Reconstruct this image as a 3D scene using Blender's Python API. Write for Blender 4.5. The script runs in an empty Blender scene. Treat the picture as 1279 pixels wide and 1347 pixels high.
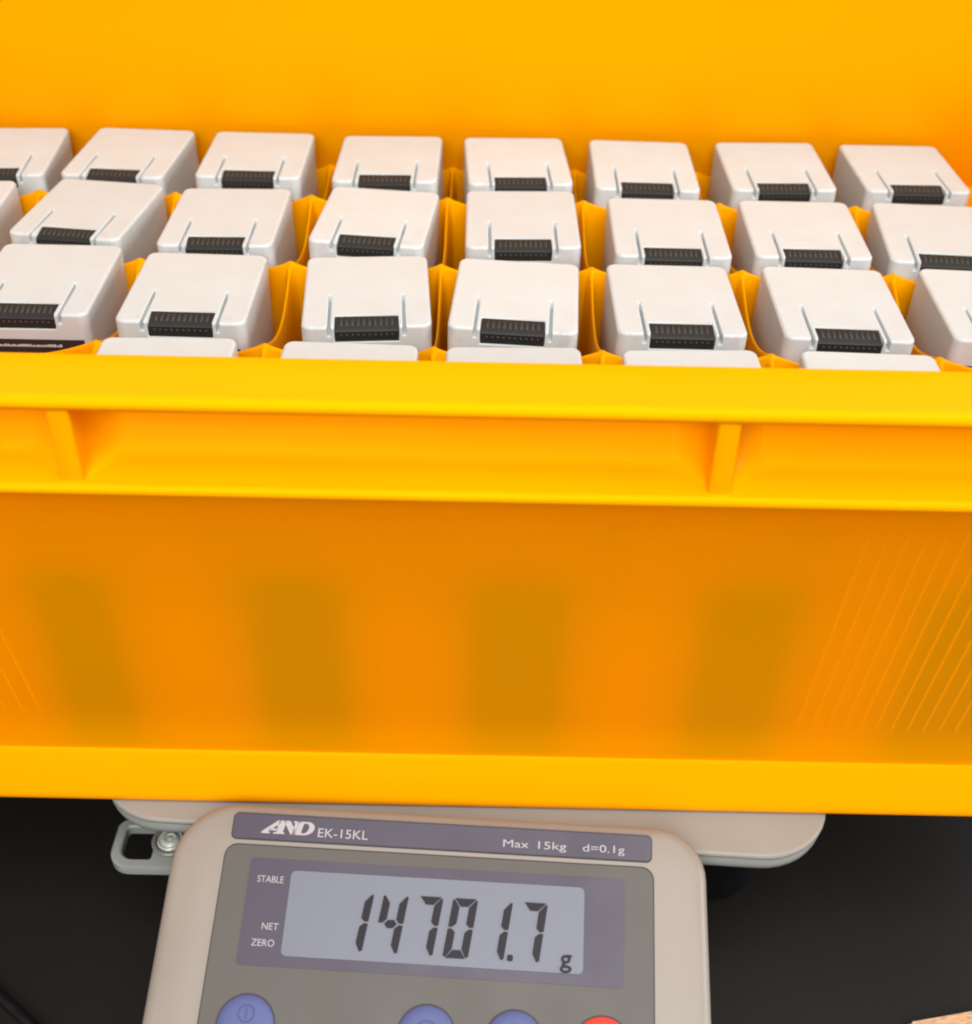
import bpy, bmesh, math, random
from mathutils import Vector, Matrix
R = math.radians
random.seed(7)
S = bpy.context.scene
COL = S.collection

# ------------------------------------------------------------------ camera
TZ = 0.483                       # camera height above the table top (table top is z = 0)
cd = bpy.data.cameras.new('camera'); cam = bpy.data.objects.new('camera', cd); COL.objects.link(cam)
cd.sensor_fit = 'HORIZONTAL'; cd.sensor_width = 36.0; cd.lens = 36.0 * 1574.4 / 1279.0
cd.clip_start = 0.01; cd.clip_end = 50
pitch, roll = R(37.9), R(1.156)
fw = Vector((0, math.cos(pitch), -math.sin(pitch))); rt = Vector((1, 0, 0)); up = rt.cross(fw)
r2 = rt * math.cos(roll) + up * math.sin(roll); u2 = up * math.cos(roll) - rt * math.sin(roll)
m = Matrix((r2, u2, -fw)).transposed().to_4x4(); m.translation = Vector((0, 0, TZ)); cam.matrix_world = m
cd.dof.use_dof = True; cd.dof.focus_distance = 0.47; cd.dof.aperture_fstop = 11
S.camera = cam

# ------------------------------------------------------------------ world and lamps
w = bpy.data.worlds.new('World'); S.world = w; w.use_nodes = True
w.node_tree.nodes['Background'].inputs[0].default_value = (1.0, 0.97, 0.94, 1)
w.node_tree.nodes['Background'].inputs[1].default_value = 0.48

def area(name, loc, target, sx, sy, power, colr):
    l = bpy.data.lights.new(name, 'AREA'); l.shape = 'RECTANGLE'; l.size = sx; l.size_y = sy
    l.energy = power; l.color = colr
    o = bpy.data.objects.new(name, l); COL.objects.link(o); o.location = loc
    o.rotation_euler = (Vector(target) - Vector(loc)).to_track_quat('-Z', 'Y').to_euler()
    return o
area('ceiling_lamp', (0.30, -0.45, 2.15), (0, 0.40, 0.15), 1.6, 1.3, 42, (1.0, 0.97, 0.93))
area('right_fill', (1.7, 0.45, 0.75), (0.15, 0.3, 0.0), 0.9, 0.9, 26, (0.95, 0.97, 1.0))  # added fill from the right, brightens that side of the table
area('front_fill', (-0.3, -1.6, 1.45), (0, 0.4, 0.15), 1.8, 1.2, 46, (1.0, 0.97, 0.93))  # added fill from behind the camera, lifts the upright crate walls

S.view_settings.view_transform = 'Standard'; S.view_settings.look = 'None'
S.view_settings.exposure = 0.0; S.view_settings.gamma = 1.0
S.cycles.filter_width = 2.1
S.cycles.max_bounces = 12; S.cycles.diffuse_bounces = 8; S.cycles.transmission_bounces = 10
S.cycles.sample_clamp_indirect = 6

# ------------------------------------------------------------------ materials
def mat(name, col, rough=0.5, spec=0.5, trans=0.0, tcol=None, noise=0.0, nscale=40, bump=0.0, bscale=400, metal=0.0, coat=0.0):
    m = bpy.data.materials.new(name); m.use_nodes = True; nt = m.node_tree; N = nt.nodes; L = nt.links
    b = N['Principled BSDF']; b.inputs['Base Color'].default_value = (*col, 1)
    b.inputs['Roughness'].default_value = rough; b.inputs['Specular IOR Level'].default_value = spec
    b.inputs['Metallic'].default_value = metal; b.inputs['Coat Weight'].default_value = coat
    tc = N.new('ShaderNodeTexCoord')
    if noise:
        n = N.new('ShaderNodeTexNoise'); n.inputs['Scale'].default_value = nscale; n.inputs['Detail'].default_value = 5
        L.new(tc.outputs['Object'], n.inputs['Vector'])
        r = N.new('ShaderNodeMapRange'); r.inputs[1].default_value = 0.3; r.inputs[2].default_value = 0.7
        r.inputs[3].default_value = 1 - noise; r.inputs[4].default_value = 1 + noise
        L.new(n.outputs['Fac'], r.inputs[0])
        h = N.new('ShaderNodeVectorMath'); h.operation = 'SCALE'; h.inputs[0].default_value = col
        L.new(r.outputs[0], h.inputs['Scale']); L.new(h.outputs[0], b.inputs['Base Color'])
        r3 = N.new('ShaderNodeMapRange'); r3.inputs[1].default_value = 0.3; r3.inputs[2].default_value = 0.7
        r3.inputs[3].default_value = max(rough - 0.08, 0.03); r3.inputs[4].default_value = min(rough + 0.08, 1)
        L.new(n.outputs['Fac'], r3.inputs[0]); L.new(r3.outputs[0], b.inputs['Roughness'])
    if bump:
        n2 = N.new('ShaderNodeTexNoise'); n2.inputs['Scale'].default_value = bscale; n2.inputs['Detail'].default_value = 3
        L.new(tc.outputs['Object'], n2.inputs['Vector'])
        bp = N.new('ShaderNodeBump'); bp.inputs['Strength'].default_value = bump; bp.inputs['Distance'].default_value = 0.0006
        L.new(n2.outputs['Fac'], bp.inputs['Height']); L.new(bp.outputs[0], b.inputs['Normal'])
    if trans:
        t = N.new('ShaderNodeBsdfTranslucent'); t.inputs[0].default_value = (*(tcol or col), 1)
        mx = N.new('ShaderNodeMixShader'); mx.inputs[0].default_value = trans
        L.new(b.outputs[0], mx.inputs[1]); L.new(t.outputs[0], mx.inputs[2])
        L.new(mx.outputs[0], N['Material Output'].inputs[0])
    return m

M = dict(
    crate=mat('yellow_plastic', (0.97, 0.375, 0.0), 0.36, 0.22, 0.49, (0.99, 0.58, 0.0), noise=0.015, nscale=9, bump=0.05, bscale=900),
    rim=mat('yellow_plastic_thick', (0.95, 0.378, 0.0), 0.34, 0.25, 0.10, (0.99, 0.38, 0.0), noise=0.015, nscale=9, bump=0.04, bscale=900),
    pale=mat('pale_yellow_reflector', (0.93, 0.72, 0.10), 0.6, 0.2),
    inner=mat('yellow_plastic_inside', (0.95, 0.40, 0.0), 0.5, 0.1, 0.86, (1.0, 0.72, 0.0)),
    toe=mat('yellow_plastic_foot', (0.95, 0.395, 0.0), 0.34, 0.25, 0.24, (0.99, 0.42, 0.0), noise=0.015, nscale=9),
    ribm=mat('yellow_plastic_rib', (0.92, 0.39, 0.0), 0.4, 0.2, 0.33, (0.99, 0.44, 0.0)),
    tray=mat('orange_tray_plastic', (0.95, 0.45, 0.0), 0.42, 0.2, 0.4, (0.99, 0.46, 0.0), noise=0.02, nscale=20),
    white=mat('white_abs', (0.48, 0.52, 0.53), 0.42, 0.45, noise=0.03, nscale=60, bump=0.12, bscale=1800),
    socket=mat('black_connector', (0.014, 0.014, 0.013), 0.5, 0.3),
    slot=mat('connector_slot', (0.04, 0.042, 0.038), 0.6, 0.3),
    label=mat('black_label', (0.02, 0.02, 0.018), 0.45, 0.4),
    print_white=mat('white_print', (0.55, 0.54, 0.5), 0.6, 0.3),
    dark=mat('olive_black_case', (0.02, 0.02, 0.012), 0.7, 0.2),
    pan=mat('cream_pan', (0.245, 0.23, 0.205), 0.42, 0.4, noise=0.05, nscale=25, bump=0.05),
    skirt=mat('grey_green_plastic', (0.22, 0.235, 0.22), 0.4, 0.4, noise=0.04),
    body=mat('beige_scale_plastic', (0.238, 0.212, 0.183), 0.42, 0.4, noise=0.06, nscale=22, bump=0.08, bscale=1400),
    panel=mat('grey_overlay', (0.082, 0.077, 0.070), 0.5, 0.35, noise=0.03, nscale=30, bump=0.03),
    line=mat('dark_outline', (0.05, 0.045, 0.05), 0.6, 0.2),
    purple=mat('purple_overlay', (0.048, 0.041, 0.066), 0.42, 0.4, noise=0.04, nscale=30),
    lcd=mat('lcd_glass', (0.142, 0.156, 0.198), 0.25, 0.2),
    seg=mat('lcd_segment', (0.016, 0.013, 0.018), 0.4, 0.15),
    blue=mat('blue_button', (0.078, 0.098, 0.235), 0.55, 0.3),
    red=mat('red_button', (0.62, 0.05, 0.03), 0.5, 0.3),
    icon=mat('icon_print', (0.05, 0.06, 0.16), 0.5, 0.3),
    lett=mat('white_lettering', (0.36, 0.345, 0.36), 0.5, 0.3),
    vial=mat('clear_vial', (0.42, 0.44, 0.40), 0.12, 0.7, noise=0.08, nscale=300),
    ring=mat('smoky_ring', (0.16, 0.16, 0.14), 0.25, 0.5),
    table=mat('dark_table', (0.0064, 0.0054, 0.0045), 0.55, 0.13, noise=0.05, nscale=6, bump=0.05, bscale=1200),
    rubber=mat('black_rubber', (0.004, 0.004, 0.005), 0.5, 0.2, noise=0.2, nscale=120),
)
for k_ in ('crate', 'rim', 'toe', 'ribm', 'tray'):
    M[k_].node_tree.nodes['Principled BSDF'].inputs['Specular Tint'].default_value = (1.0, 0.62, 0.02, 1)
# tan board: streaky wood grain
mw = mat('tan_wood', (0.50, 0.29, 0.16), 0.65, 0.3, noise=0.0, bump=0.3, bscale=500)
nt = mw.node_tree
tcw = nt.nodes.new('ShaderNodeTexCoord'); mp = nt.nodes.new('ShaderNodeMapping'); mp.inputs['Scale'].default_value = (30, 260, 30)
nz = nt.nodes.new('ShaderNodeTexNoise'); nz.inputs['Scale'].default_value = 9; nz.inputs['Detail'].default_value = 8
cr = nt.nodes.new('ShaderNodeValToRGB'); cr.color_ramp.elements[0].color = (0.32, 0.17, 0.09, 1); cr.color_ramp.elements[0].position = 0.3
cr.color_ramp.elements[1].color = (0.58, 0.36, 0.21, 1); cr.color_ramp.elements[1].position = 0.62
nt.links.new(tcw.outputs['Object'], mp.inputs[0]); nt.links.new(mp.outputs[0], nz.inputs['Vector'])
nt.links.new(nz.outputs['Fac'], cr.inputs[0]); nt.links.new(cr.outputs[0], nt.nodes['Principled BSDF'].inputs['Base Color'])
M['wood'] = mw

# each white module a shade of its own
nt = M['white'].node_tree
pb = nt.nodes['Principled BSDF']; lk = pb.inputs['Base Color'].links[0]; src = lk.from_socket
oi = nt.nodes.new('ShaderNodeObjectInfo'); mr = nt.nodes.new('ShaderNodeMapRange'); mr.inputs[3].default_value = 0.95; mr.inputs[4].default_value = 1.04
vm = nt.nodes.new('ShaderNodeVectorMath'); vm.operation = 'SCALE'
nt.links.new(oi.outputs['Random'], mr.inputs[0]); nt.links.new(src, vm.inputs[0]); nt.links.new(mr.outputs[0], vm.inputs['Scale'])
# faint brown scuffs on the moulded edges
ge = nt.nodes.new('ShaderNodeNewGeometry'); r1 = nt.nodes.new('ShaderNodeMapRange'); r1.inputs[1].default_value = 0.53; r1.inputs[2].default_value = 0.60
n3 = nt.nodes.new('ShaderNodeTexNoise'); n3.inputs['Scale'].default_value = 190; r4 = nt.nodes.new('ShaderNodeMapRange'); r4.inputs[1].default_value = 0.56; r4.inputs[2].default_value = 0.68
t3 = nt.nodes.new('ShaderNodeTexCoord'); ad = nt.nodes.new('ShaderNodeVectorMath'); ad.operation = 'ADD'
nt.links.new(t3.outputs['Object'], ad.inputs[0]); nt.links.new(oi.outputs['Location'], ad.inputs[1]); nt.links.new(ad.outputs[0], n3.inputs['Vector'])
mu = nt.nodes.new('ShaderNodeMath'); mu.operation = 'MULTIPLY'; mu2 = nt.nodes.new('ShaderNodeMath'); mu2.operation = 'MULTIPLY'; mu2.inputs[1].default_value = 0.55
nt.links.new(ge.outputs['Pointiness'], r1.inputs[0]); nt.links.new(n3.outputs['Fac'], r4.inputs[0])
nt.links.new(r1.outputs[0], mu.inputs[0]); nt.links.new(r4.outputs[0], mu.inputs[1]); nt.links.new(mu.outputs[0], mu2.inputs[0])
mc = nt.nodes.new('ShaderNodeMix'); mc.data_type = 'RGBA'; mc.inputs[7].default_value = (0.20, 0.15, 0.10, 1)
nt.links.new(mu2.outputs[0], mc.inputs[0]); nt.links.new(vm.outputs[0], mc.inputs[6]); nt.links.new(mc.outputs[2], pb.inputs['Base Color'])

# ------------------------------------------------------------------ helpers
def link(name, me, m, parent=None, smooth=True, loc=None):
    me.materials.clear(); me.materials.append(m)
    for p in me.polygons: p.use_smooth = smooth
    o = bpy.data.objects.new(name, me); COL.objects.link(o)
    if parent: o.parent = parent
    if loc is not None: o.location = loc
    return o

def obj(name, bm, m, parent=None, smooth=True, loc=None, sharp=35):
    bmesh.ops.recalc_face_normals(bm, faces=bm.faces)
    me = bpy.data.meshes.new(name)
    for e in bm.edges:
        if len(e.link_faces) == 2 and e.calc_face_angle(0) > R(sharp): e.smooth = False
    bm.to_mesh(me); bm.free()
    return link(name, me, m, parent, smooth, loc)

def thing(name, label, cat, loc=(0, 0, 0), rot=(0, 0, 0), group=None):
    o = bpy.data.objects.new(name, None); COL.objects.link(o); o.empty_display_size = 0.02
    o.location = loc; o.rotation_euler = rot; tag(o, label, cat, group); return o

def tag(o, label, cat, group=None):
    o['label'] = label; o['category'] = cat
    if group: o['group'] = group

def rrect(x0, x1, y0, y1, r, n=6):
    """rounded rectangle outline, counter-clockwise; r one radius or four (BL, BR, TR, TL)"""
    if not isinstance(r, (tuple, list)): r = (r,) * 4
    pts = []
    for (cx, cy, a0, rr) in ((x0 + r[0], y0 + r[0], 180, r[0]), (x1 - r[1], y0 + r[1], 270, r[1]), (x1 - r[2], y1 - r[2], 0, r[2]), (x0 + r[3], y1 - r[3], 90, r[3])):
        for k in range(n + 1):
            a = R(a0 + 90 * k / n); pts.append((cx + rr * math.cos(a), cy + rr * math.sin(a)))
    return pts

def loft(bm, rings, cap0=True, cap1=True, closed=True):
    vr = [[bm.verts.new(p) for p in r] for r in rings]
    n = len(vr[0])
    for a, b in zip(vr, vr[1:]):
        for k in range(n if closed else n - 1):
            j = (k + 1) % n
            bm.faces.new((a[k], a[j], b[j], b[k]))
    if cap0: bm.faces.new(list(reversed(vr[0])))
    if cap1: bm.faces.new(vr[-1])
    return vr

def slab(bm, x0, x1, y0, y1, z0, z1, r, bev, n=6, steps=3, bot=True):
    """rounded slab with a rounded top edge (and bottom edge)"""
    rings = []
    rr = r if isinstance(r, (tuple, list)) else (r,) * 4
    def ring(ins, z): return [(p[0], p[1], z) for p in rrect(x0 + ins, x1 - ins, y0 + ins, y1 - ins, [max(q - ins, 1e-5) for q in rr], n)]
    if bot:
        for k in range(steps): a = R(90 * k / steps); rings.append(ring(bev * (1 - math.sin(a)), z0 + bev * (1 - math.cos(a))))
    else: rings.append(ring(0, z0))
    rings.append(ring(0, z0 + (bev if bot else bev * 0.01)))
    for k in range(steps + 1): a = R(90 * k / steps); rings.append(ring(bev * (1 - math.cos(a)), z1 - bev * (1 - math.sin(a))))
    loft(bm, rings)

def box(bm, x0, x1, y0, y1, z0, z1):
    v = [bm.verts.new(p) for p in ((x0, y0, z0), (x1, y0, z0), (x1, y1, z0), (x0, y1, z0), (x0, y0, z1), (x1, y0, z1), (x1, y1, z1), (x0, y1, z1))]
    for f in ((0, 3, 2, 1), (4, 5, 6, 7), (0, 1, 5, 4), (1, 2, 6, 5), (2, 3, 7, 6), (3, 0, 4, 7)): bm.faces.new([v[i] for i in f])

def prism(bm, pts, z0, z1):
    loft(bm, [[(p[0], p[1], z0) for p in pts], [(p[0], p[1], z1) for p in pts]])

def disc(bm, cx, cy, rings, n=40):
    """lathe about the vertical through (cx, cy): rings = [(r, z), ...] outside in"""
    vr = [[(cx + r * math.cos(2 * math.pi * k / n), cy + r * math.sin(2 * math.pi * k / n), z) for k in range(n)] for r, z in rings]
    loft(bm, vr)

def tube(bm, pts, r, n=10):
    rings = []
    P = [Vector(p) for p in pts]
    for i, p in enumerate(P):
        t = (P[min(i + 1, len(P) - 1)] - P[max(i - 1, 0)]).normalized()
        a = t.cross(Vector((0, 0, 1))); a = a.normalized() if a.length > 1e-4 else Vector((1, 0, 0)); b = a.cross(t)
        rings.append([p + a * r * math.cos(2 * math.pi * k / n) + b * r * math.sin(2 * math.pi * k / n) for k in range(n)])
    loft(bm, rings)

# ------------------------------------------------------------------ table
bm = bmesh.new(); box(bm, -2.2, 2.2, -0.9, 2.2, -0.03, 0)
t = obj('table_top', bm, M['table']); t['kind'] = 'structure'

# ------------------------------------------------------------------ crate
CX = -0.0224; IA = 0.3405                    # interior half length
YF, YB = 0.3296, 0.6440                      # interior faces of front and back wall (at the rim)
CY = (YF + YB) / 2; IB = (YB - YF) / 2
crate = thing('storage_crate', 'long yellow plastic crate full of white modules, standing on the scale', 'crate', (CX, CY, TZ - 0.3935))
CZ = TZ - 0.3935                             # underside of the crate
def cring(off, z, n=7):
    """rounded rectangle at outward offset off from the interior face, camera-relative height z"""
    r = max(0.014 + off, 0.004)
    return [(x, y, TZ + z - CZ) for x, y in rrect(-IA - off, IA + off, -IB - off, IB + off, r, n)]
def o_(d): return YF - d
# main body: outside from the foot up to just under the rim, then inside down to the floor
prof = [(0.0110, -0.3935), (o_(.3106), -0.3935), (o_(.3100), -0.3928), (o_(.3097), -0.3916), (o_(.3100), -0.3899), (o_(.3106), -0.3884), (o_(.3179), -0.3722),
(o_(.3186), -0.3700), (o_(.3197), -0.3665), (o_(.3206), -0.3625), (o_(.3211), -0.3585), (o_(.3213), -0.3540), (o_(.3212), -0.3480), (o_(.3185), -0.2470), (o_(.3184), -0.2325),
        (o_(.3183), -0.2312), (o_(.3190), -0.2300), (o_(.3222), -0.2290), (o_(.3240), -0.2100), (0.0040, -0.1990),
        (0.0010, -0.1980), (0.0, -0.2000), (-0.0010, -0.2400), (0.0078, -0.2480), (0.0068, -0.3600), (0.0030, -0.3880), (-0.004, -0.3900)]
# outer skin (foot to ledge)
skin = prof[:15]   # foot, flared toe, wall
inner = [(0.0088, -0.2330), (0.0086, -0.2470), (0.0066, -0.3560), (0.0075, -0.3680), (0.0080, -0.3860), (-0.006, -0.3895)]
bm = bmesh.new()
outr = [cring(o, z) for o, z in skin]
loft(bm, outr + [cring(o, z) for o, z in inner], cap0=True, cap1=True)
wo = obj('wall', bm, M['crate'], crate)
wo.data.materials.append(M['inner'])
nper = len(outr[0]); ns = len(outr)
for p in wo.data.polygons:
    if min(p.vertices) >= ns * nper: p.material_index = 1
bm = bmesh.new(); toe = [(0.0125, -0.3925), (o_(.3106), -0.3936), (o_(.3099), -0.3929), (o_(.3094), -0.3916), (o_(.3096), -0.3899), (o_(.3102), -0.3884), (o_(.3168), -0.3731), (o_(.3176), -0.3720), (o_(.3183), -0.3711), (o_(.3192), -0.3706), (0.0115, -0.3713)]
vr = [[bm.verts.new(p) for p in cring(o, z)] for o, z in toe]; n = len(vr[0])
for i in range(len(vr)):
    a, b = vr[i], vr[(i + 1) % len(vr)]
    for k in range(n): bm.faces.new((a[k], a[(k + 1) % n], b[(k + 1) % n], b[k]))
obj('foot_band', bm, M['toe'], crate, sharp=60)
# collar: rim, recessed panel and ledge, one moulding
def arc(cx, cz, r, a0, a1, n=4): return [(cx + r * math.cos(R(a0 + (a1 - a0) * k / n)), cz + r * math.sin(R(a0 + (a1 - a0) * k / n))) for k in range(n + 1)]
col = []
ro = o_(.3041)                               # rim outer offset
col += [(-0.0002, -0.2380), (-0.0018, -0.2000)]
col += arc(-0.0003, -0.1981, 0.0015, 180, 90)
col += [(0.010, -0.1966), (ro - 0.0030, -0.1968)]
col += arc(ro - 0.0030, -0.1998, 0.0030, 90, 0, 6)
col += [(ro - 0.0005, -0.2012), (ro - 0.0015, -0.2014), (0.0065, -0.2010)]
col += [(0.0008, -0.2022), (0.0042, -0.2100), (0.0112, -0.2236)]
lo = o_(.3020)
col += [(0.0122, -0.2248), (0.0134, -0.2258), (0.0150, -0.2264), (lo - 0.0025, -0.2283)]
col += arc(lo - 0.0022, -0.2305, 0.0022, 90, -60, 6)
col += [(0.0125, -0.2329), (0.0100, -0.2335), (0.0085, -0.2380)]
bm = bmesh.new()
rings = [cring(o, z) for o, z in col]; rings.append(rings[0])
vr = [[bm.verts.new(p) for p in r] for r in rings[:-1]]; n = len(vr[0])
for i in range(len(vr)):
    a, b = vr[i], vr[(i + 1) % len(vr)]
    for k in range(n): bm.faces.new((a[k], a[(k + 1) % n], b[(k + 1) % n], b[k]))
obj('rim', bm, M['rim'], crate, sharp=60)
# stiffening ribs that join the rim to the ledge, filleted into the recessed panel
def collar_rib(xc, side):
    """side -1 front, +1 back"""
    bm = bmesh.new(); rings = []
    zs = [-0.2013, -0.2050, -0.2100, -0.2150, -0.2190, -0.2215, -0.2232, -0.2250, -0.2265, -0.2285]
    pan_ = [(-0.2000, 0.0008), (-0.2022, 0.0008), (-0.2100, 0.0042), (-0.2236, 0.0112), (-0.2248, 0.0122), (-0.2258, 0.0134), (-0.2264, 0.0150), (-0.2290, 0.0251)]
    def base_at(z):
        for (z0, b0), (z1, b1) in zip(pan_, pan_[1:]):
            if z1 <= z <= z0: return b0 + (b1 - b0) * (z0 - z) / (z0 - z1)
        return pan_[-1][1]
    for z in zs:
        t_ = (z + 0.2013) / (-0.2285 + 0.2013)
        base = base_at(z)
        tip = ro - 0.0010 + t_ * 0.0004
        if t_ > 0.8: tip = ro - 0.0006
        hw = 0.0036 + 0.0002 * t_
        pr = []
        fil = 0.0120 + 0.002 * t_
        K = 7
        for k in range(K + 1):
            s = k / K; pr.append((-hw - fil * (1 - s) ** 1.9, base - 0.00025 + (tip - 0.0013 - base) * s ** 1.9))
        for k in range(1, 4):
            a = R(90 * k / 4); pr.append((-hw + 0.0013 * (1 - math.cos(a)), tip - 0.0015 + 0.0015 * math.sin(a)))
        pr += [(-p[0], p[1]) for p in reversed(pr)]
        rings.append([(xc + x, side * (IB + o), TZ + z - CZ) for x, o in pr])
    loft(bm, rings)
    return obj('rim_rib', bm, M['rim'], crate, sharp=70)
for i in range(-1, 3):
    collar_rib(-0.1318 + i * 0.2060 - CX, -1)
# fine moulded ribs towards the two ends of the front wall
def fine_rib(xb, slope):
    bm = bmesh.new(); rings = []
    for z in (-0.2520, -0.2900, -0.3300, -0.3560):
        d = 0.3185 + 0.0027 * (-(z) - 0.247) / 0.101
        x = xb + slope * (z + 0.3530) - CX; y = (d - CY)
        h = 0.00028 if z > -0.35 else 0.0001
        rings.append([(x - 0.0006, y + 0.0003, TZ + z - CZ), (x - 0.00022, y - h, TZ + z - CZ), (x + 0.00022, y - h, TZ + z - CZ), (x + 0.0006, y + 0.0003, TZ + z - CZ)])
    loft(bm, rings); return obj('wall_rib', bm, M['ribm'], crate)
for i in range(17):
    fine_rib(0.1239 + 0.0063 * i, 0.072 + 0.004 * min(i, 8))
    fine_rib(-0.1739 - 0.0070 * i, -(0.118 - 0.002 * min(i, 8)))
# tall backing that stands up from the back rim and fills the view behind the modules
bm = bmesh.new()
bx0, bx1 = -IA - 0.02, IA + 0.02
prf = [(-0.0018, -0.0750), (-0.0024, -0.0744), (-0.0026, 0.000), (-0.0022, 0.010), (-0.0008, 0.060), (0.004, 0.220), (0.007, 0.222), (0.008, 0.2195), (0.0045, 0.060), (0.0030, 0.010), (0.0028, 0.0006), (-0.0020, 0.0005)]
loft(bm, [[(x, IB - 0.0004 + a, TZ - 0.1968 + b - CZ) for a, b in prf] for x in (bx0, -0.2, 0, 0.2, bx1)])
obj('back_panel', bm, M['toe'], crate, sharp=60)

# ------------------------------------------------------------------ divider tray
NX = [-0.0224 + 0.0677 * c for c in range(-5, 6)]; NY = [0.4185 + 0.0735 * r for r in range(-1, 4)]
NY[0] = YF + 0.006; NY[-1] = YB - 0.004; NX[0] = CX - IA + 0.004; NX[-1] = CX + IA - 0.004
TC = TZ - 0.2430                              # crest height at the nodes
TB = TZ - 0.2900
tray = thing('divider_tray', 'orange-yellow moulded tray of square cells holding the white modules in the crate', 'tray', (CX, CY, TB))
def wall_mesh(p, q, scoop):
    """thin cell wall from node p to node q with a scooped crest, thicker near both nodes"""
    bm = bmesh.new(); P = Vector((*p, 0)); Q = Vector((*q, 0)); L = (Q - P).length; d = (Q - P) / L; nrm = Vector((-d.y, d.x, 0))
    us = [0, .012, .025, .04, .06, .085, .12, .17, .24, .33, .42, .5]; us = us + [1 - u for u in reversed(us[:-1])]
    rings = []
    for u in us:
        e = min(u, 1 - u) * L
        th = 0.0006 + 0.0016 * math.exp(-e / 0.0025)
        thb = 0.0010 + 0.0060 * math.exp(-e / 0.0050)
        z = TC - (0.014 if P.y > YB - 0.01 and Q.y > YB - 0.01 else (0.014 * u if Q.y > YB - 0.01 else 0)) - scoop * math.sin(math.pi * u) + 0.0004 * math.exp(-e / 0.003)
        c = P + d * (u * L)
        def at(k, zz): v = c + nrm * k; return (v.x - CX, v.y - CY, zz - TB)
        rings.append([at(-thb, 0 + TB), at(-(th * .55 + thb * .45), z - 0.009), at(-th, z - 0.0012), at(-th * 0.45, z - 0.0001), at(th * 0.45, z - 0.0001), at(th, z - 0.0012), at(th * .55 + thb * .45, z - 0.009), at(thb, 0 + TB)])
    loft(bm, rings)
    return bm
for j, y in enumerate(NY):
    for i in range(len(NX) - 1):
        if j in (0,) : sc = 0.006
        else: sc = 0.0072
        obj('cell_wall', wall_mesh((NX[i], y), (NX[i + 1], y), sc), M['tray'], tray, sharp=80)
for i, x in enumerate(NX):
    for j in range(len(NY) - 1):
        obj('cell_wall', wall_mesh((x, NY[j]), (x, NY[j + 1]), 0.0115), M['tray'], tray, sharp=80)
bm = bmesh.new(); box(bm, NX[0] - CX - .001, NX[-1] - CX + .001, NY[0] - CY - .001, NY[-1] - CY + .001, -0.002, 0.0005)
obj('tray_floor', bm, M['tray'], tray)

# added unseen: pale reflector behind the front wall, dark cases making its patches
low = thing('added_backing', 'pale block added under the tray, unseen, to brighten the front wall of the crate', 'tray', (CX, CY, TZ - 0.3880))
bm = bmesh.new(); slab(bm, -IA + .006, IA - .006, 0.3325 - CY, IB - 0.006, 0.0, 0.0955, 0.004, 0.001)
obj('backing_body', bm, M['pale'], low)  # pale, to throw light back through the translucent wall
cases = [(-0.1490, 0.030), (-0.0690, 0.037), (0.0125, 0.038), (0.0965, 0.036), (0.1800, 0.044)]
cb = None
names = ['behind the left part of the front wall', 'second from the left behind the front wall', 'in the middle behind the front wall', 'right of the middle behind the front wall', 'behind the fine ribs at right']
for i, (x, wd) in enumerate(cases):
    t = thing('added_dark_case', 'dark case added to make a shadow patch ' + names[i], 'case', (x, 0.3262, TZ - 0.3840), group='dark cases added to show through the front wall')
    bm = bmesh.new(); rings = []
    for z_ in (0.0, 0.003, 0.012, 0.040, 0.070, 0.084, 0.092, 0.099, 0.104):
        back = 0.0022 * max(0, (z_ - 0.086) / 0.018) ** 2 + 0.001 * max(0, 1 - z_ / 0.006)
        fr = [(wd / 2 * a / 8.0, -0.0025 - 0.0018 * z_ / 0.1 + back + 0.0034 * abs(a / 8.0) ** 6) for a in range(-8, 9)]
        rings.append([(p[0], min(p[1], 0.0050), z_) for p in fr] + [(wd / 2, 0.0056, z_), (-wd / 2, 0.0056, z_)])
    loft(bm, rings)
    obj('case_body', bm, M['dark'], t)  # curved front added to give the wall a soft-edged dark patch
    bm = bmesh.new(); slab(bm, -wd / 2 + .003, wd / 2 - .003, 0.0056, 0.0066, 0.01, 0.084, 0.001, 0.0004, n=2, steps=1)
    obj('cover', bm, M['dark'], t)

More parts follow.
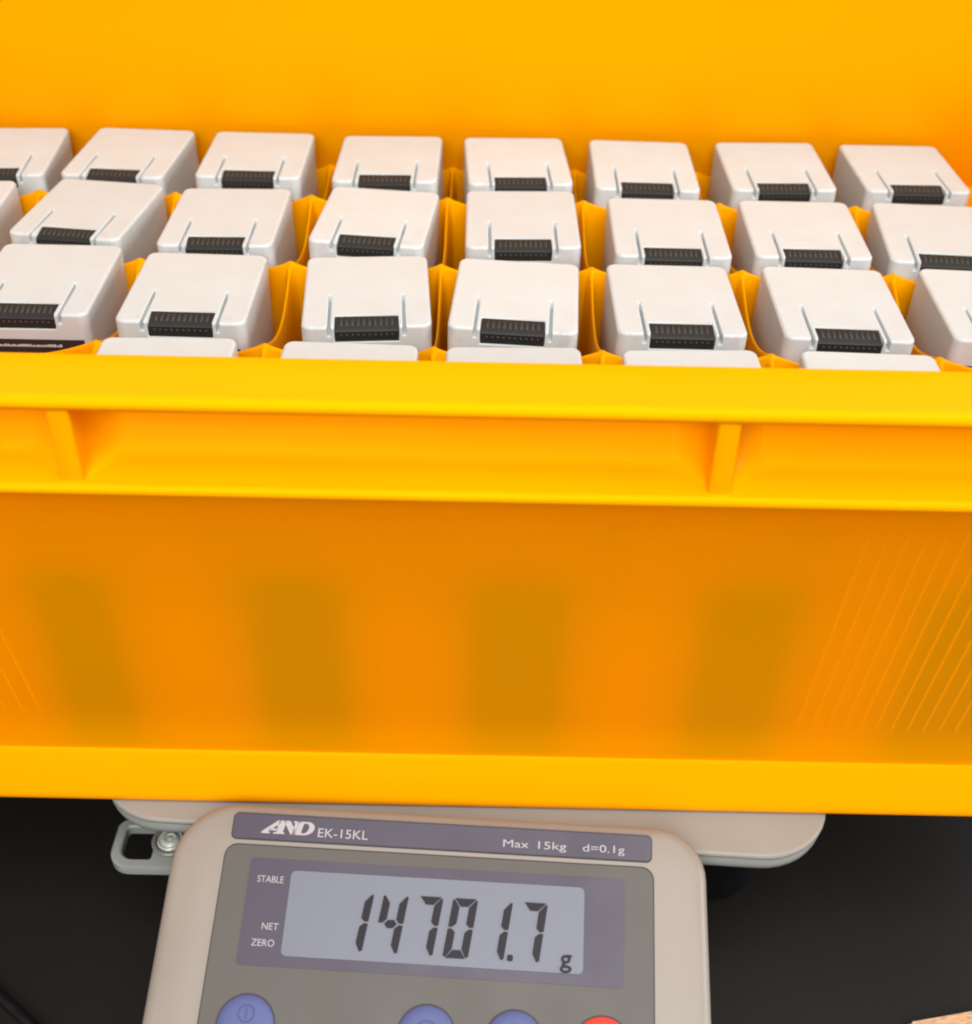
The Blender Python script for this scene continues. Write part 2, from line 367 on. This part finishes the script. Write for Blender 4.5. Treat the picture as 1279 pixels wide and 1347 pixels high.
# ------------------------------------------------------------------ white modules
MW, ML, MH = 0.0528, 0.0637, 0.040
def make_module_meshes():
    bm = bmesh.new(); slab(bm, -MW / 2, MW / 2, -ML / 2, ML / 2, 0, MH, 0.0042, 0.0014, n=5, steps=3)
    bmesh.ops.recalc_face_normals(bm, faces=bm.faces)
    me = bpy.data.meshes.new('body'); bm.to_mesh(me); bm.free()
    o = bpy.data.objects.new('tmp_body', me); COL.objects.link(o)
    cut = bmesh.new()
    yf = -ML / 2
    box(cut, -0.0131, 0.0131, yf - 0.01, yf + 0.0098, MH - 0.0072, MH + 0.01)       # connector notch
    for s in (-1, 1): box(cut, s * 0.0152 - 0.0007, s * 0.0152 + 0.0007, yf - 0.01, yf + 0.0275, MH - 0.0045, MH + 0.01)
    bmesh.ops.recalc_face_normals(cut, faces=cut.faces)
    cm = bpy.data.meshes.new('cut'); cut.to_mesh(cm); cut.free()
    co = bpy.data.objects.new('tmp_cut', cm); COL.objects.link(co)
    md = o.modifiers.new('b', 'BOOLEAN'); md.operation = 'DIFFERENCE'; md.object = co; md.solver = 'EXACT'
    bv = o.modifiers.new('v', 'BEVEL'); bv.width = 0.00035; bv.segments = 2; bv.limit_method = 'ANGLE'; bv.angle_limit = R(50)
    for p_ in me.polygons: p_.use_smooth = True
    wn = o.modifiers.new('w', 'WEIGHTED_NORMAL'); wn.weight = 100; wn.mode = 'FACE_AREA'
    dg = bpy.context.evaluated_depsgraph_get(); dg.update()
    res = bpy.data.meshes.new_from_object(o.evaluated_get(dg)); res.name = 'body'
    bpy.data.objects.remove(o); bpy.data.objects.remove(co)
    # connector: slanted top and upright face, with two rows of openings
    bm = bmesh.new(); x = 0.0128
    pr = [(yf + 0.0096, MH - 0.0066), (yf + 0.0096, MH - 0.0006), (yf + 0.0090, MH - 0.0003), (yf + 0.0012, MH - 0.0020), (yf + 0.0006, MH - 0.0026), (yf + 0.0006, MH - 0.0069)]
    loft(bm, [[(xx, a, b) for a, b in pr] for xx in (-x, x)])
    conn = bm
    bm = bmesh.new()
    for k in range(10):
        xx = -0.01035 + k * 0.0023
        # openings on the slanted top
        a0, a1 = yf + 0.0078, yf + 0.0034
        def zt(a): return MH - 0.0003 - (yf + 0.0090 - a) / 0.0078 * 0.0017
        v = [(xx - .0005, a0, zt(a0) + .00012), (xx + .0005, a0, zt(a0) + .00012), (xx + .0005, a1, zt(a1) + .00012), (xx - .0005, a1, zt(a1) + .00012)]
        lo_ = [(p[0], p[1], p[2] - .0004) for p in v]
        loft(bm, [lo_, v])
        box(bm, xx - .00045, xx + .00045, yf + .0004, yf + .0010, MH - .0046, MH - .0037)
    slots = bm
    # black label on the front face with tiny print
    bm = bmesh.new(); box(bm, -0.0235, 0.0235, yf - 0.0002, yf + 0.001, MH - 0.0240, MH - 0.0118)
    lab = bm
    bm = bmesh.new(); rr = random.Random(3); xx = -0.018
    while xx < 0.014:
        wd = rr.uniform(0.0004, 0.0011); box(bm, xx, xx + wd, yf - 0.0003, yf - 0.00015, MH - 0.0152, MH - 0.0152 + rr.uniform(0.0006, 0.0012)); xx += wd + 0.0003
    prt = bm
    return res, conn, slots, lab, prt
body_me, conn, slots, lab, prt = make_module_meshes()
mods = [  # row, x, y, turn
('A',-0.3215,0.6035,2.0),('A',-0.2542,0.6036,4.2),('A',-0.1889,0.6053,-4.1),('A',-0.1230,0.6023,0.3),('A',-0.0535,0.6007,-0.2),('A',0.0119,0.6027,3.5),('A',0.0771,0.6015,-0.1),('A',0.1465,0.6043,0.7),('A',0.2127,0.6030,0.7),
('B',-0.2593,0.5315,2.0),('B',-0.1909,0.5334,-6.7),('B',-0.1244,0.5281,-0.2),('B',-0.0551,0.5298,-4.5),('B',0.0145,0.5324,0.8),('B',0.0822,0.5256,-0.4),('B',0.1463,0.5263,-1.4),('B',0.2092,0.5241,-5.4),
('C',-0.1912,0.4629,0.6),('C',-0.1256,0.4558,0.4),('C',-0.0524,0.4573,4.8),('C',0.0103,0.4548,-3.1),('C',0.0771,0.4537,0.4),('C',0.1447,0.4538,-0.6),('C',0.2135,0.4538,-1.7),
('D',-0.1250,0.3814,0.4),('D',-0.0549,0.3798,-1.5),('D',0.0103,0.3794,1.0),('D',0.0795,0.3798,1.0),('D',0.1475,0.3804,-0.8)]
mods = [q for q in mods if q[1] > -0.31]
rowname = {'A': 'back row', 'B': 'second row from back', 'C': 'third row from back', 'D': 'front row'}
ordn = ['first', 'second', 'third', 'fourth', 'fifth', 'sixth', 'seventh', 'eighth']
root0 = thing('electronic_module', 'x', 'module')
bo = link('housing', body_me, M['white'], root0, True)
c_ = obj('connector', conn, M['socket'], root0); s_ = obj('contact_slots', slots, M['slot'], c_)
l_ = obj('label_strip', lab, M['label'], root0, smooth=False); p_ = obj('print', prt, M['print_white'], l_, smooth=False)
cnt = {}
for i, (r, x, y, a) in enumerate(mods):
    if i == 0: root = root0
    else:
        root = root0.copy(); COL.objects.link(root)
        for ch in list(root0.children):
            c = ch.copy(); COL.objects.link(c); c.parent = root
            for g in ch.children:
                d = g.copy(); COL.objects.link(d); d.parent = c
    k = cnt.get(r, 0); cnt[r] = k + 1
    rr = random.Random(i * 7 + 1)
    dz = rr.uniform(-0.0006, 0.0006) if r != 'D' else rr.uniform(-.0002, .0008)
    root.location = (x, y, TZ - 0.98 * 0.242 - MH + dz)
    root.rotation_euler = (R(rr.uniform(-0.8, 0.8)), R(rr.uniform(-0.8, 0.8)), R(a))
    tw = 'squarely set' if abs(a) < 1.2 else ('anticlockwise turned' if a > 0 else 'clockwise turned')
    if r == 'D': txt = 'half hidden white module, ' + ordn[k] + ' from the left in the ' + rowname[r]
    else: txt = tw + ' white module, ' + ordn[k] + ' from the left in the ' + rowname[r]
    tag(root, txt, 'module', 'white modules in the tray')

# ------------------------------------------------------------------ weighing scale
SY = R(-2.8)
scale = thing('digital_scale', 'beige digital scale with grey control panel and LCD under the yellow crate', 'scale', (-0.009, 0.40, 0.0))
def sc_obj(name, bm, m, parent=None, **kw):
    """mesh given in world axes about the scale centre (already turned)"""
    return obj(name, bm, m, parent or scale, **kw)
def yawd(bm, ang, piv=(0, 0, 0)):
    bmesh.ops.rotate(bm, verts=bm.verts, cent=piv, matrix=Matrix.Rotation(ang, 3, 'Z'))
# pan: cream top plate and grey-green carrier under it
pz = TZ - 0.3940
py0 = 0.2952 - 0.40
bm = bmesh.new(); slab(bm, -0.1500, 0.1500, py0, py0 + 0.215, pz - 0.0032, pz, 0.030, 0.0014, n=10); yawd(bm, SY, (0, py0, 0))
pan = sc_obj('weighing_pan', bm, M['pan'])
bm = bmesh.new(); slab(bm, -0.1490, 0.1490, py0 + 0.0006, py0 + 0.214, pz - 0.0105, pz - 0.0033, 0.029, 0.003, n=10); yawd(bm, SY, (0, py0, 0))
obj('pan_carrier', bm, M['skirt'], pan)
bm = bmesh.new(); slab(bm, -0.125, 0.135, py0 + 0.035, py0 + 0.205, 0.006, pz - 0.0115, 0.02, 0.004); yawd(bm, SY, (0, py0, 0))
sc_obj('base', bm, M['rubber'])
# spirit level bracket
bz = TZ - 0.4300
bm = bmesh.new()
ox, oy = 0.009, -0.40
outer = rrect(-0.1572, -0.100, 0.3040, 0.3285, (0.009, 0.002, 0.002, 0.004), 6)
hole = rrect(-0.1530, -0.1395, 0.3085, 0.3248, (0.0058, 0.0012, 0.0012, 0.002), 6)
def ringplate(bm, outer, hole, z0, z1, bev=0.0008):
    def ins(pts, k):
        cx = sum(p[0] for p in pts) / len(pts); cy = sum(p[1] for p in pts) / len(pts)
        return [(p[0] + (cx - p[0]) / max(math.hypot(cx - p[0], cy - p[1]), 1e-6) * k, p[1] + (cy - p[1]) / max(math.hypot(cx - p[0], cy - p[1]), 1e-6) * k) for p in pts]
    seq = [(ins(outer, 0), z0), (ins(outer, 0), z1 - bev), (ins(outer, bev), z1), (ins(hole, -bev), z1), (ins(hole, 0), z1 - bev), (ins(hole, 0), z0)]
    vr = [[bm.verts.new((p[0] + ox, p[1] + oy, z)) for p in pts] for pts, z in seq]; n = len(vr[0])
    for i in range(len(vr)):
        a, b = vr[i], vr[(i + 1) % len(vr)]
        for k in range(n): bm.faces.new((a[k], a[(k + 1) % n], b[(k + 1) % n], b[k]))
ringplate(bm, outer, hole, bz - 0.005, bz); 
brk = sc_obj('level_bracket', bm, M['skirt'])
bm = bmesh.new(); lx, ly = -0.1325 + ox, 0.3170 + oy
disc(bm, lx, ly, [(0.0080, bz - 0.006), (0.0080, bz + 0.0014), (0.0075, bz + 0.0019), (0.0064, bz + 0.0019), (0.0060, bz + 0.0012), (0.0060, bz + 0.0002)])
ringo = obj('level_ring', bm, M['ring'], brk)
bm = bmesh.new(); disc(bm, lx, ly, [(0.0056, bz + 0.0003), (0.0056, bz + 0.0016), (0.0050, bz + 0.0022), (0.0042, bz + 0.0017), (0.0036, bz + 0.0026), (0.0024, bz + 0.0031), (0.0019, bz + 0.0024), (0.0008, bz + 0.0030), (0.0002, bz + 0.0031)])
obj('level_vial', bm, M['vial'], brk)

# console, in its own tilted frame: x = u across, y = v up the slope, z = normal
CO = Vector((-0.0083, 0.292, TZ - 0.382))
crot = Matrix.Rotation(R(-2.60), 4, 'Z') @ Matrix.Rotation(R(23.58), 4, 'X')
console = bpy.data.objects.new('console', None); 
# console body mesh: rounded top following the slope, sides dropping to the table
U0, U1, V0, V1 = -0.1102, 0.0960, -0.150, 0.0042
bm = bmesh.new()
down = (crot.to_3x3().inverted() @ Vector((0, 0, -1)))
rings = []
RR = (0.012, 0.012, 0.019, 0.024)
def crg(ins, zz, drop=0.0, widen=0.0):
    r = [max(q - ins, 0.001) for q in RR]
    out = []
    for x, y in rrect(U0 + ins - widen, U1 - ins + widen, V0 + ins, V1 - ins, r, 10):
        # the console widens slightly towards the front
        x += (0.0022 if x > 0 else -0.0000) * ((V1 - y) / 0.08) * 0.3
        out.append(Vector((x, y, zz)) + down * drop)
    return out
rings.append(crg(0.003, 0.0, 0.060)); rings.append(crg(0.0, -0.004, 0.030)); rings.append(crg(0, -0.0050))
for k in range(1, 7): a = R(90 * k / 6); rings.append(crg(0.0050 * (1 - math.cos(a)), -0.0050 + 0.0042 * math.sin(a)))
rings.append(crg(0.010, -0.0001)); rings.append(crg(0.016, 0.0))
loft(bm, rings)
me_loc = scale.matrix_world
cons = obj('console', bm, M['body'], scale, sharp=50)
cons.location = CO - Vector((-0.009, 0.40, 0.0)); cons.rotation_euler = crot.to_euler()
def con(name, bm, m, **kw): return obj(name, bm, m, cons, **kw)
def flat(name, x0, x1, y0, y1, r, z, m, parent=None, n=6, th=0.0003):
    bm = bmesh.new(); prism(bm, rrect(x0, x1, y0, y1, r, n), z - th, z)
    return obj(name, bm, m, parent or cons, smooth=False)
# header strip and control panel: dark outlines under printed overlays
hd = flat('header_strip', -0.0872, 0.0745, -0.0096, -0.0002, 0.0018, 0.0007, M['purple'], th=0.0006)
flat('outline', -0.0877, 0.0750, -0.0101, 0.0003, 0.0022, 0.0003, M['line'])
pn = flat('control_panel', -0.0886, 0.0752, -0.135, -0.0122, 0.0045, 0.0006, M['panel'], th=0.0005)
flat('outline', -0.0891, 0.0757, -0.1355, -0.0117, 0.0048, 0.0003, M['line'])
bz_ = flat('display_bezel', -0.0783, 0.0644, -0.0557, -0.0169, 0.0014, 0.00085, M['purple'], pn, th=0.0003)
ld = flat('display', -0.0622, 0.0494, -0.0518, -0.0209, 0.0020, 0.00105, M['lcd'], pn, th=0.0003)

def text(s, x, y, h, m, parent, z, shear=0.0, width=None, bold=0.0, name='lettering'):
    cu = bpy.data.curves.new('t', 'FONT'); cu.body = s; cu.size = 1; cu.shear = shear; cu.offset = bold; cu.resolution_u = 3
    o = bpy.data.objects.new('t', cu); COL.objects.link(o)
    dg = bpy.context.evaluated_depsgraph_get(); dg.update()
    me = bpy.data.meshes.new_from_object(o.evaluated_get(dg)); bpy.data.objects.remove(o)
    xs = [v.co.x for v in me.vertices]; 
    capy = 0.73
    x0, x1 = min(xs), max(xs); k = h / capy; kx = (width / (x1 - x0)) if width else k
    for v in me.vertices: v.co = Vector((x + (v.co.x - x0) * kx, y + v.co.y * k, z))
    me.name = name
    # give the print a thickness
    b = bmesh.new(); b.from_mesh(me); g = bmesh.ops.extrude_face_region(b, geom=b.faces[:])
    for v in [e for e in g['geom'] if isinstance(e, bmesh.types.BMVert)]: v.co.z -= 0.0001
    bmesh.ops.recalc_face_normals(b, faces=b.faces); b.to_mesh(me); b.free()
    return link(name, me, m, parent, False)
zH = 0.00085
# logo: heavy slanted letters A N D run together with slab serifs
def logo(parent):
    bm = bmesh.new()
    H = 0.0052; x0 = -0.0754; y0 = -0.0074; W_ = 0.0180
    def P(pts):
        pr = [(x0 + (p[0] / 100.0) * W_ + p[1] / 100 * H * 0.22, y0 + p[1] / 100 * H) for p in pts]
        prism(bm, pr, zH - 0.0001, zH + 0.00005)
    P([(-4, 0), (14, 0), (14, 12), (9, 12), (31, 80), (31, 100), (24, 100), (-4, 12)])            # A thin leg
    P([(8, 24), (30, 24), (30, 38), (13, 38)])                                                   # A bar
    P([(26, 100), (42, 100), (42, 12), (46, 12), (46, 0), (22, 0), (22, 12), (28, 12)])           # A thick stem
    P([(36, 100), (50, 100), (68, 30), (68, 0), (60, 0), (42, 74)])                               # N diagonal
    P([(62, 0), (70, 0), (70, 88), (74, 88), (74, 100), (58, 100), (58, 88), (62, 88)])           # N right stem
    P([(68, 0), (88, 0), (88, 14), (81, 14), (81, 86), (88, 86), (88, 100), (66, 100), (66, 88), (69, 88), (69, 14), (68, 14)])   # D stem
    arcp = [(88 + 19 * math.cos(R(a)) * 1.0, 50 + 50 * math.sin(R(a))) for a in range(90, -91, -15)]
    arci = [(87 + 8 * math.cos(R(a)), 50 + 36 * math.sin(R(a))) for a in range(-90, 91, 15)]
    for k in range(len(arcp) - 1):
        a, b = arcp[k], arcp[k + 1]; c, d = arci[len(arci) - 2 - k], arci[len(arci) - 1 - k]
        P([a, d, c, b])
    return obj('logo', bm, M['lett'], parent, smooth=False)
logo(hd)
text('EK-15KL', -0.0540, -0.0077, 0.0036, M['lett'], hd, zH, width=0.0195)
text('Max', 0.0178, -0.0073, 0.0030, M['lett'], hd, zH, width=0.0098)
text('15kg', 0.0313, -0.0073, 0.0030, M['lett'], hd, zH, width=0.0108)
text('d=0.1g', 0.0484, -0.0073, 0.0030, M['lett'], hd, zH, width=0.0160)
zB = 0.0010
text('STABLE', -0.0748, -0.0258, 0.0026, M['lett'], bz_, zB, width=0.0100)
text('NET', -0.0706, -0.0429, 0.0026, M['lett'], bz_, zB, width=0.0062)
text('ZERO', -0.0737, -0.0488, 0.0026, M['lett'], bz_, zB, width=0.0086)
# seven-segment digits
zD = 0.00150
SL = 0.125
def seg_mesh(bm, pts):
    prism(bm, [(p[0] + p[1] * SL, p[1]) for p in pts], zD - 0.0001, zD)
def digit(ch, xr, yb, W_=0.0094, H=0.0214, T=0.0029):
    """xr = unslanted x of the right segments' outer side at the base line"""
    bm = bmesh.new()
    on = {'1': 'bc', '4': 'fgbc', '7': 'abc', '0': 'abcdef'}[ch]
    g = 0.00035; xl = xr - W_; h2 = H / 2
    def sh(p): return [(a, b) for a, b in p]
    S_ = {
        'b': [(xr, H - g * 2), (xr, h2 + g * 1.2), (xr - T * .5, h2 + g * .8), (xr - T, h2 + T * .55), (xr - T, H - T - g), (xr - T * .25, H - g * 1.5)],
        'c': [(xr, g * 2), (xr - T * .35, g), (xr - T, T + g), (xr - T, h2 - T * .55), (xr - T * .5, h2 - g * .8), (xr, h2 - g * 1.2)],
        'f': [(xl, H - g * 2), (xl + T * .25, H - g * 1.5), (xl + T, H - T - g), (xl + T, h2 + T * .55), (xl + T * .5, h2 + g * .8), (xl, h2 + g * 1.2)],
        'e': [(xl, g * 2), (xl, h2 - g * 1.2), (xl + T * .5, h2 - g * .8), (xl + T, h2 - T * .55), (xl + T, T + g), (xl + T * .35, g)],
        'a': [(xl + g * 2, H), (xr - g * 2, H), (xr - T - g, H - T), (xl + T + g, H - T)],
        'd': [(xl + g * 3, 0), (xl + T + g, T), (xr - T - g, T), (xr - g * 3, 0)],
        'g': [(xl + T * .8, h2), (xl + T * 1.25, h2 + T * .5), (xr - T * 1.25, h2 + T * .5), (xr - T * .8, h2), (xr - T * 1.25, h2 - T * .5), (xl + T * 1.25, h2 - T * .5)],
    }
    dx = xr
    for k in on: seg_mesh(bm, [(a, b) for a, b in S_[k]])
    for v in bm.verts: v.co.y += yb
    return obj('digit', bm, M['seg'], ld, smooth=False)
xR = 0.0331
for k, ch in enumerate('147017'):
    digit(ch, xR - 0.0131 * (5 - k), -0.0490)
bm = bmesh.new(); prism(bm, rrect(0.0214, 0.0235, -0.0488, -0.0466, 0.0005, 2), zD - .0001, zD); obj('decimal_point', bm, M['seg'], ld, smooth=False)
text('g', 0.0408, -0.0496, 0.0066, M['seg'], ld, zD, width=0.0044, bold=0.012, name='unit_letter')
# buttons
def button(x, y, m, icon=None):
    bm = bmesh.new(); disc(bm, x, y, [(0.0108, 0.0003), (0.0108, 0.0008), (0.0102, 0.00085), (0.0102, 0.0003)], 48)
    ol = obj('outline', bm, M['line'], pn)
    bm = bmesh.new(); disc(bm, x, y, [(0.0102, 0.0004), (0.0102, 0.0010), (0.0095, 0.0016), (0.0070, 0.0019), (0.0035, 0.0020), (0.0004, 0.0020)], 48)
    b = obj('button', bm, m, pn)
    return b
def arc_icon(bm, cx, cy, r, w_, a0, a1, z):
    n = 28
    ps = [(R(a0 + (a1 - a0) * k / n)) for k in range(n + 1)]
    for a, b in zip(ps, ps[1:]):
        prism(bm, [(cx + (r - w_) * math.cos(a), cy + (r - w_) * math.sin(a)), (cx + r * math.cos(a), cy + r * math.sin(a)), (cx + r * math.cos(b), cy + r * math.sin(b)), (cx + (r - w_) * math.cos(b), cy + (r - w_) * math.sin(b))], z - .0006, z)
b1 = button(-0.0716, -0.0760, M['blue'])
bm = bmesh.new(); arc_icon(bm, -0.0716, -0.0722, 0.0031, 0.0005, 0, 360, 0.00215); prism(bm, [(-0.07185, -0.0740), (-0.07135, -0.0740), (-0.07135, -0.0703), (-0.07185, -0.0703)], .0016, .00215)
obj('icon', bm, M['icon'], b1, smooth=False)
b2 = button(-0.0063, -0.0758, M['blue'])
bm = bmesh.new(); arc_icon(bm, -0.0063, -0.0752, 0.0045, 0.0005, -60, 160, 0.00215)
prism(bm, [(-0.0112, -0.0722), (-0.0098, -0.0742), (-0.0084, -0.0724), (-0.0098, -0.0730)], .0016, .00215); obj('icon', bm, M['icon'], b2, smooth=False)
b3 = button(0.0253, -0.0758, M['blue'])
bm = bmesh.new(); prism(bm, [(0.0238, -0.0722), (0.0268, -0.0722), (0.0253, -0.0697)], .0016, .00215); obj('icon', bm, M['icon'], b3, smooth=False)
b4 = button(0.0568, -0.0760, M['red'])

# ------------------------------------------------------------------ board at the lower right, cable at the lower left
bm = bmesh.new()
pts = rrect(0, 0.16, -0.10, 0, (0.004, 0.004, 0.004, 0.006), 5)
prism(bm, pts, 0, 0.0060)
bmesh.ops.bevel(bm, geom=[e for e in bm.edges if all(v.co.z > 0.005 for v in e.verts)], offset=0.0012, segments=3, affect='EDGES')
b = obj('wooden_board', bm, M['wood'], None, sharp=50); b.location = (0.1785, 0.2675, 0.0); b.rotation_euler = (0, 0, R(11))
tag(b, 'tan wooden board on the dark table, only its corner showing at lower right', 'board')
bm = bmesh.new()
pts = []
for k in range(31):
    s = k / 30; x = -0.37 + s * 0.24; y = 0.4300 - 0.225 * s + 0.006 * math.sin(s * 9.0)
    pts.append((x, y, 0.0024))
tube(bm, pts, 0.0024, 12)
c = obj('power_cable', bm, M['rubber']); tag(c, 'thin black cable lying on the dark table at lower left', 'cable')
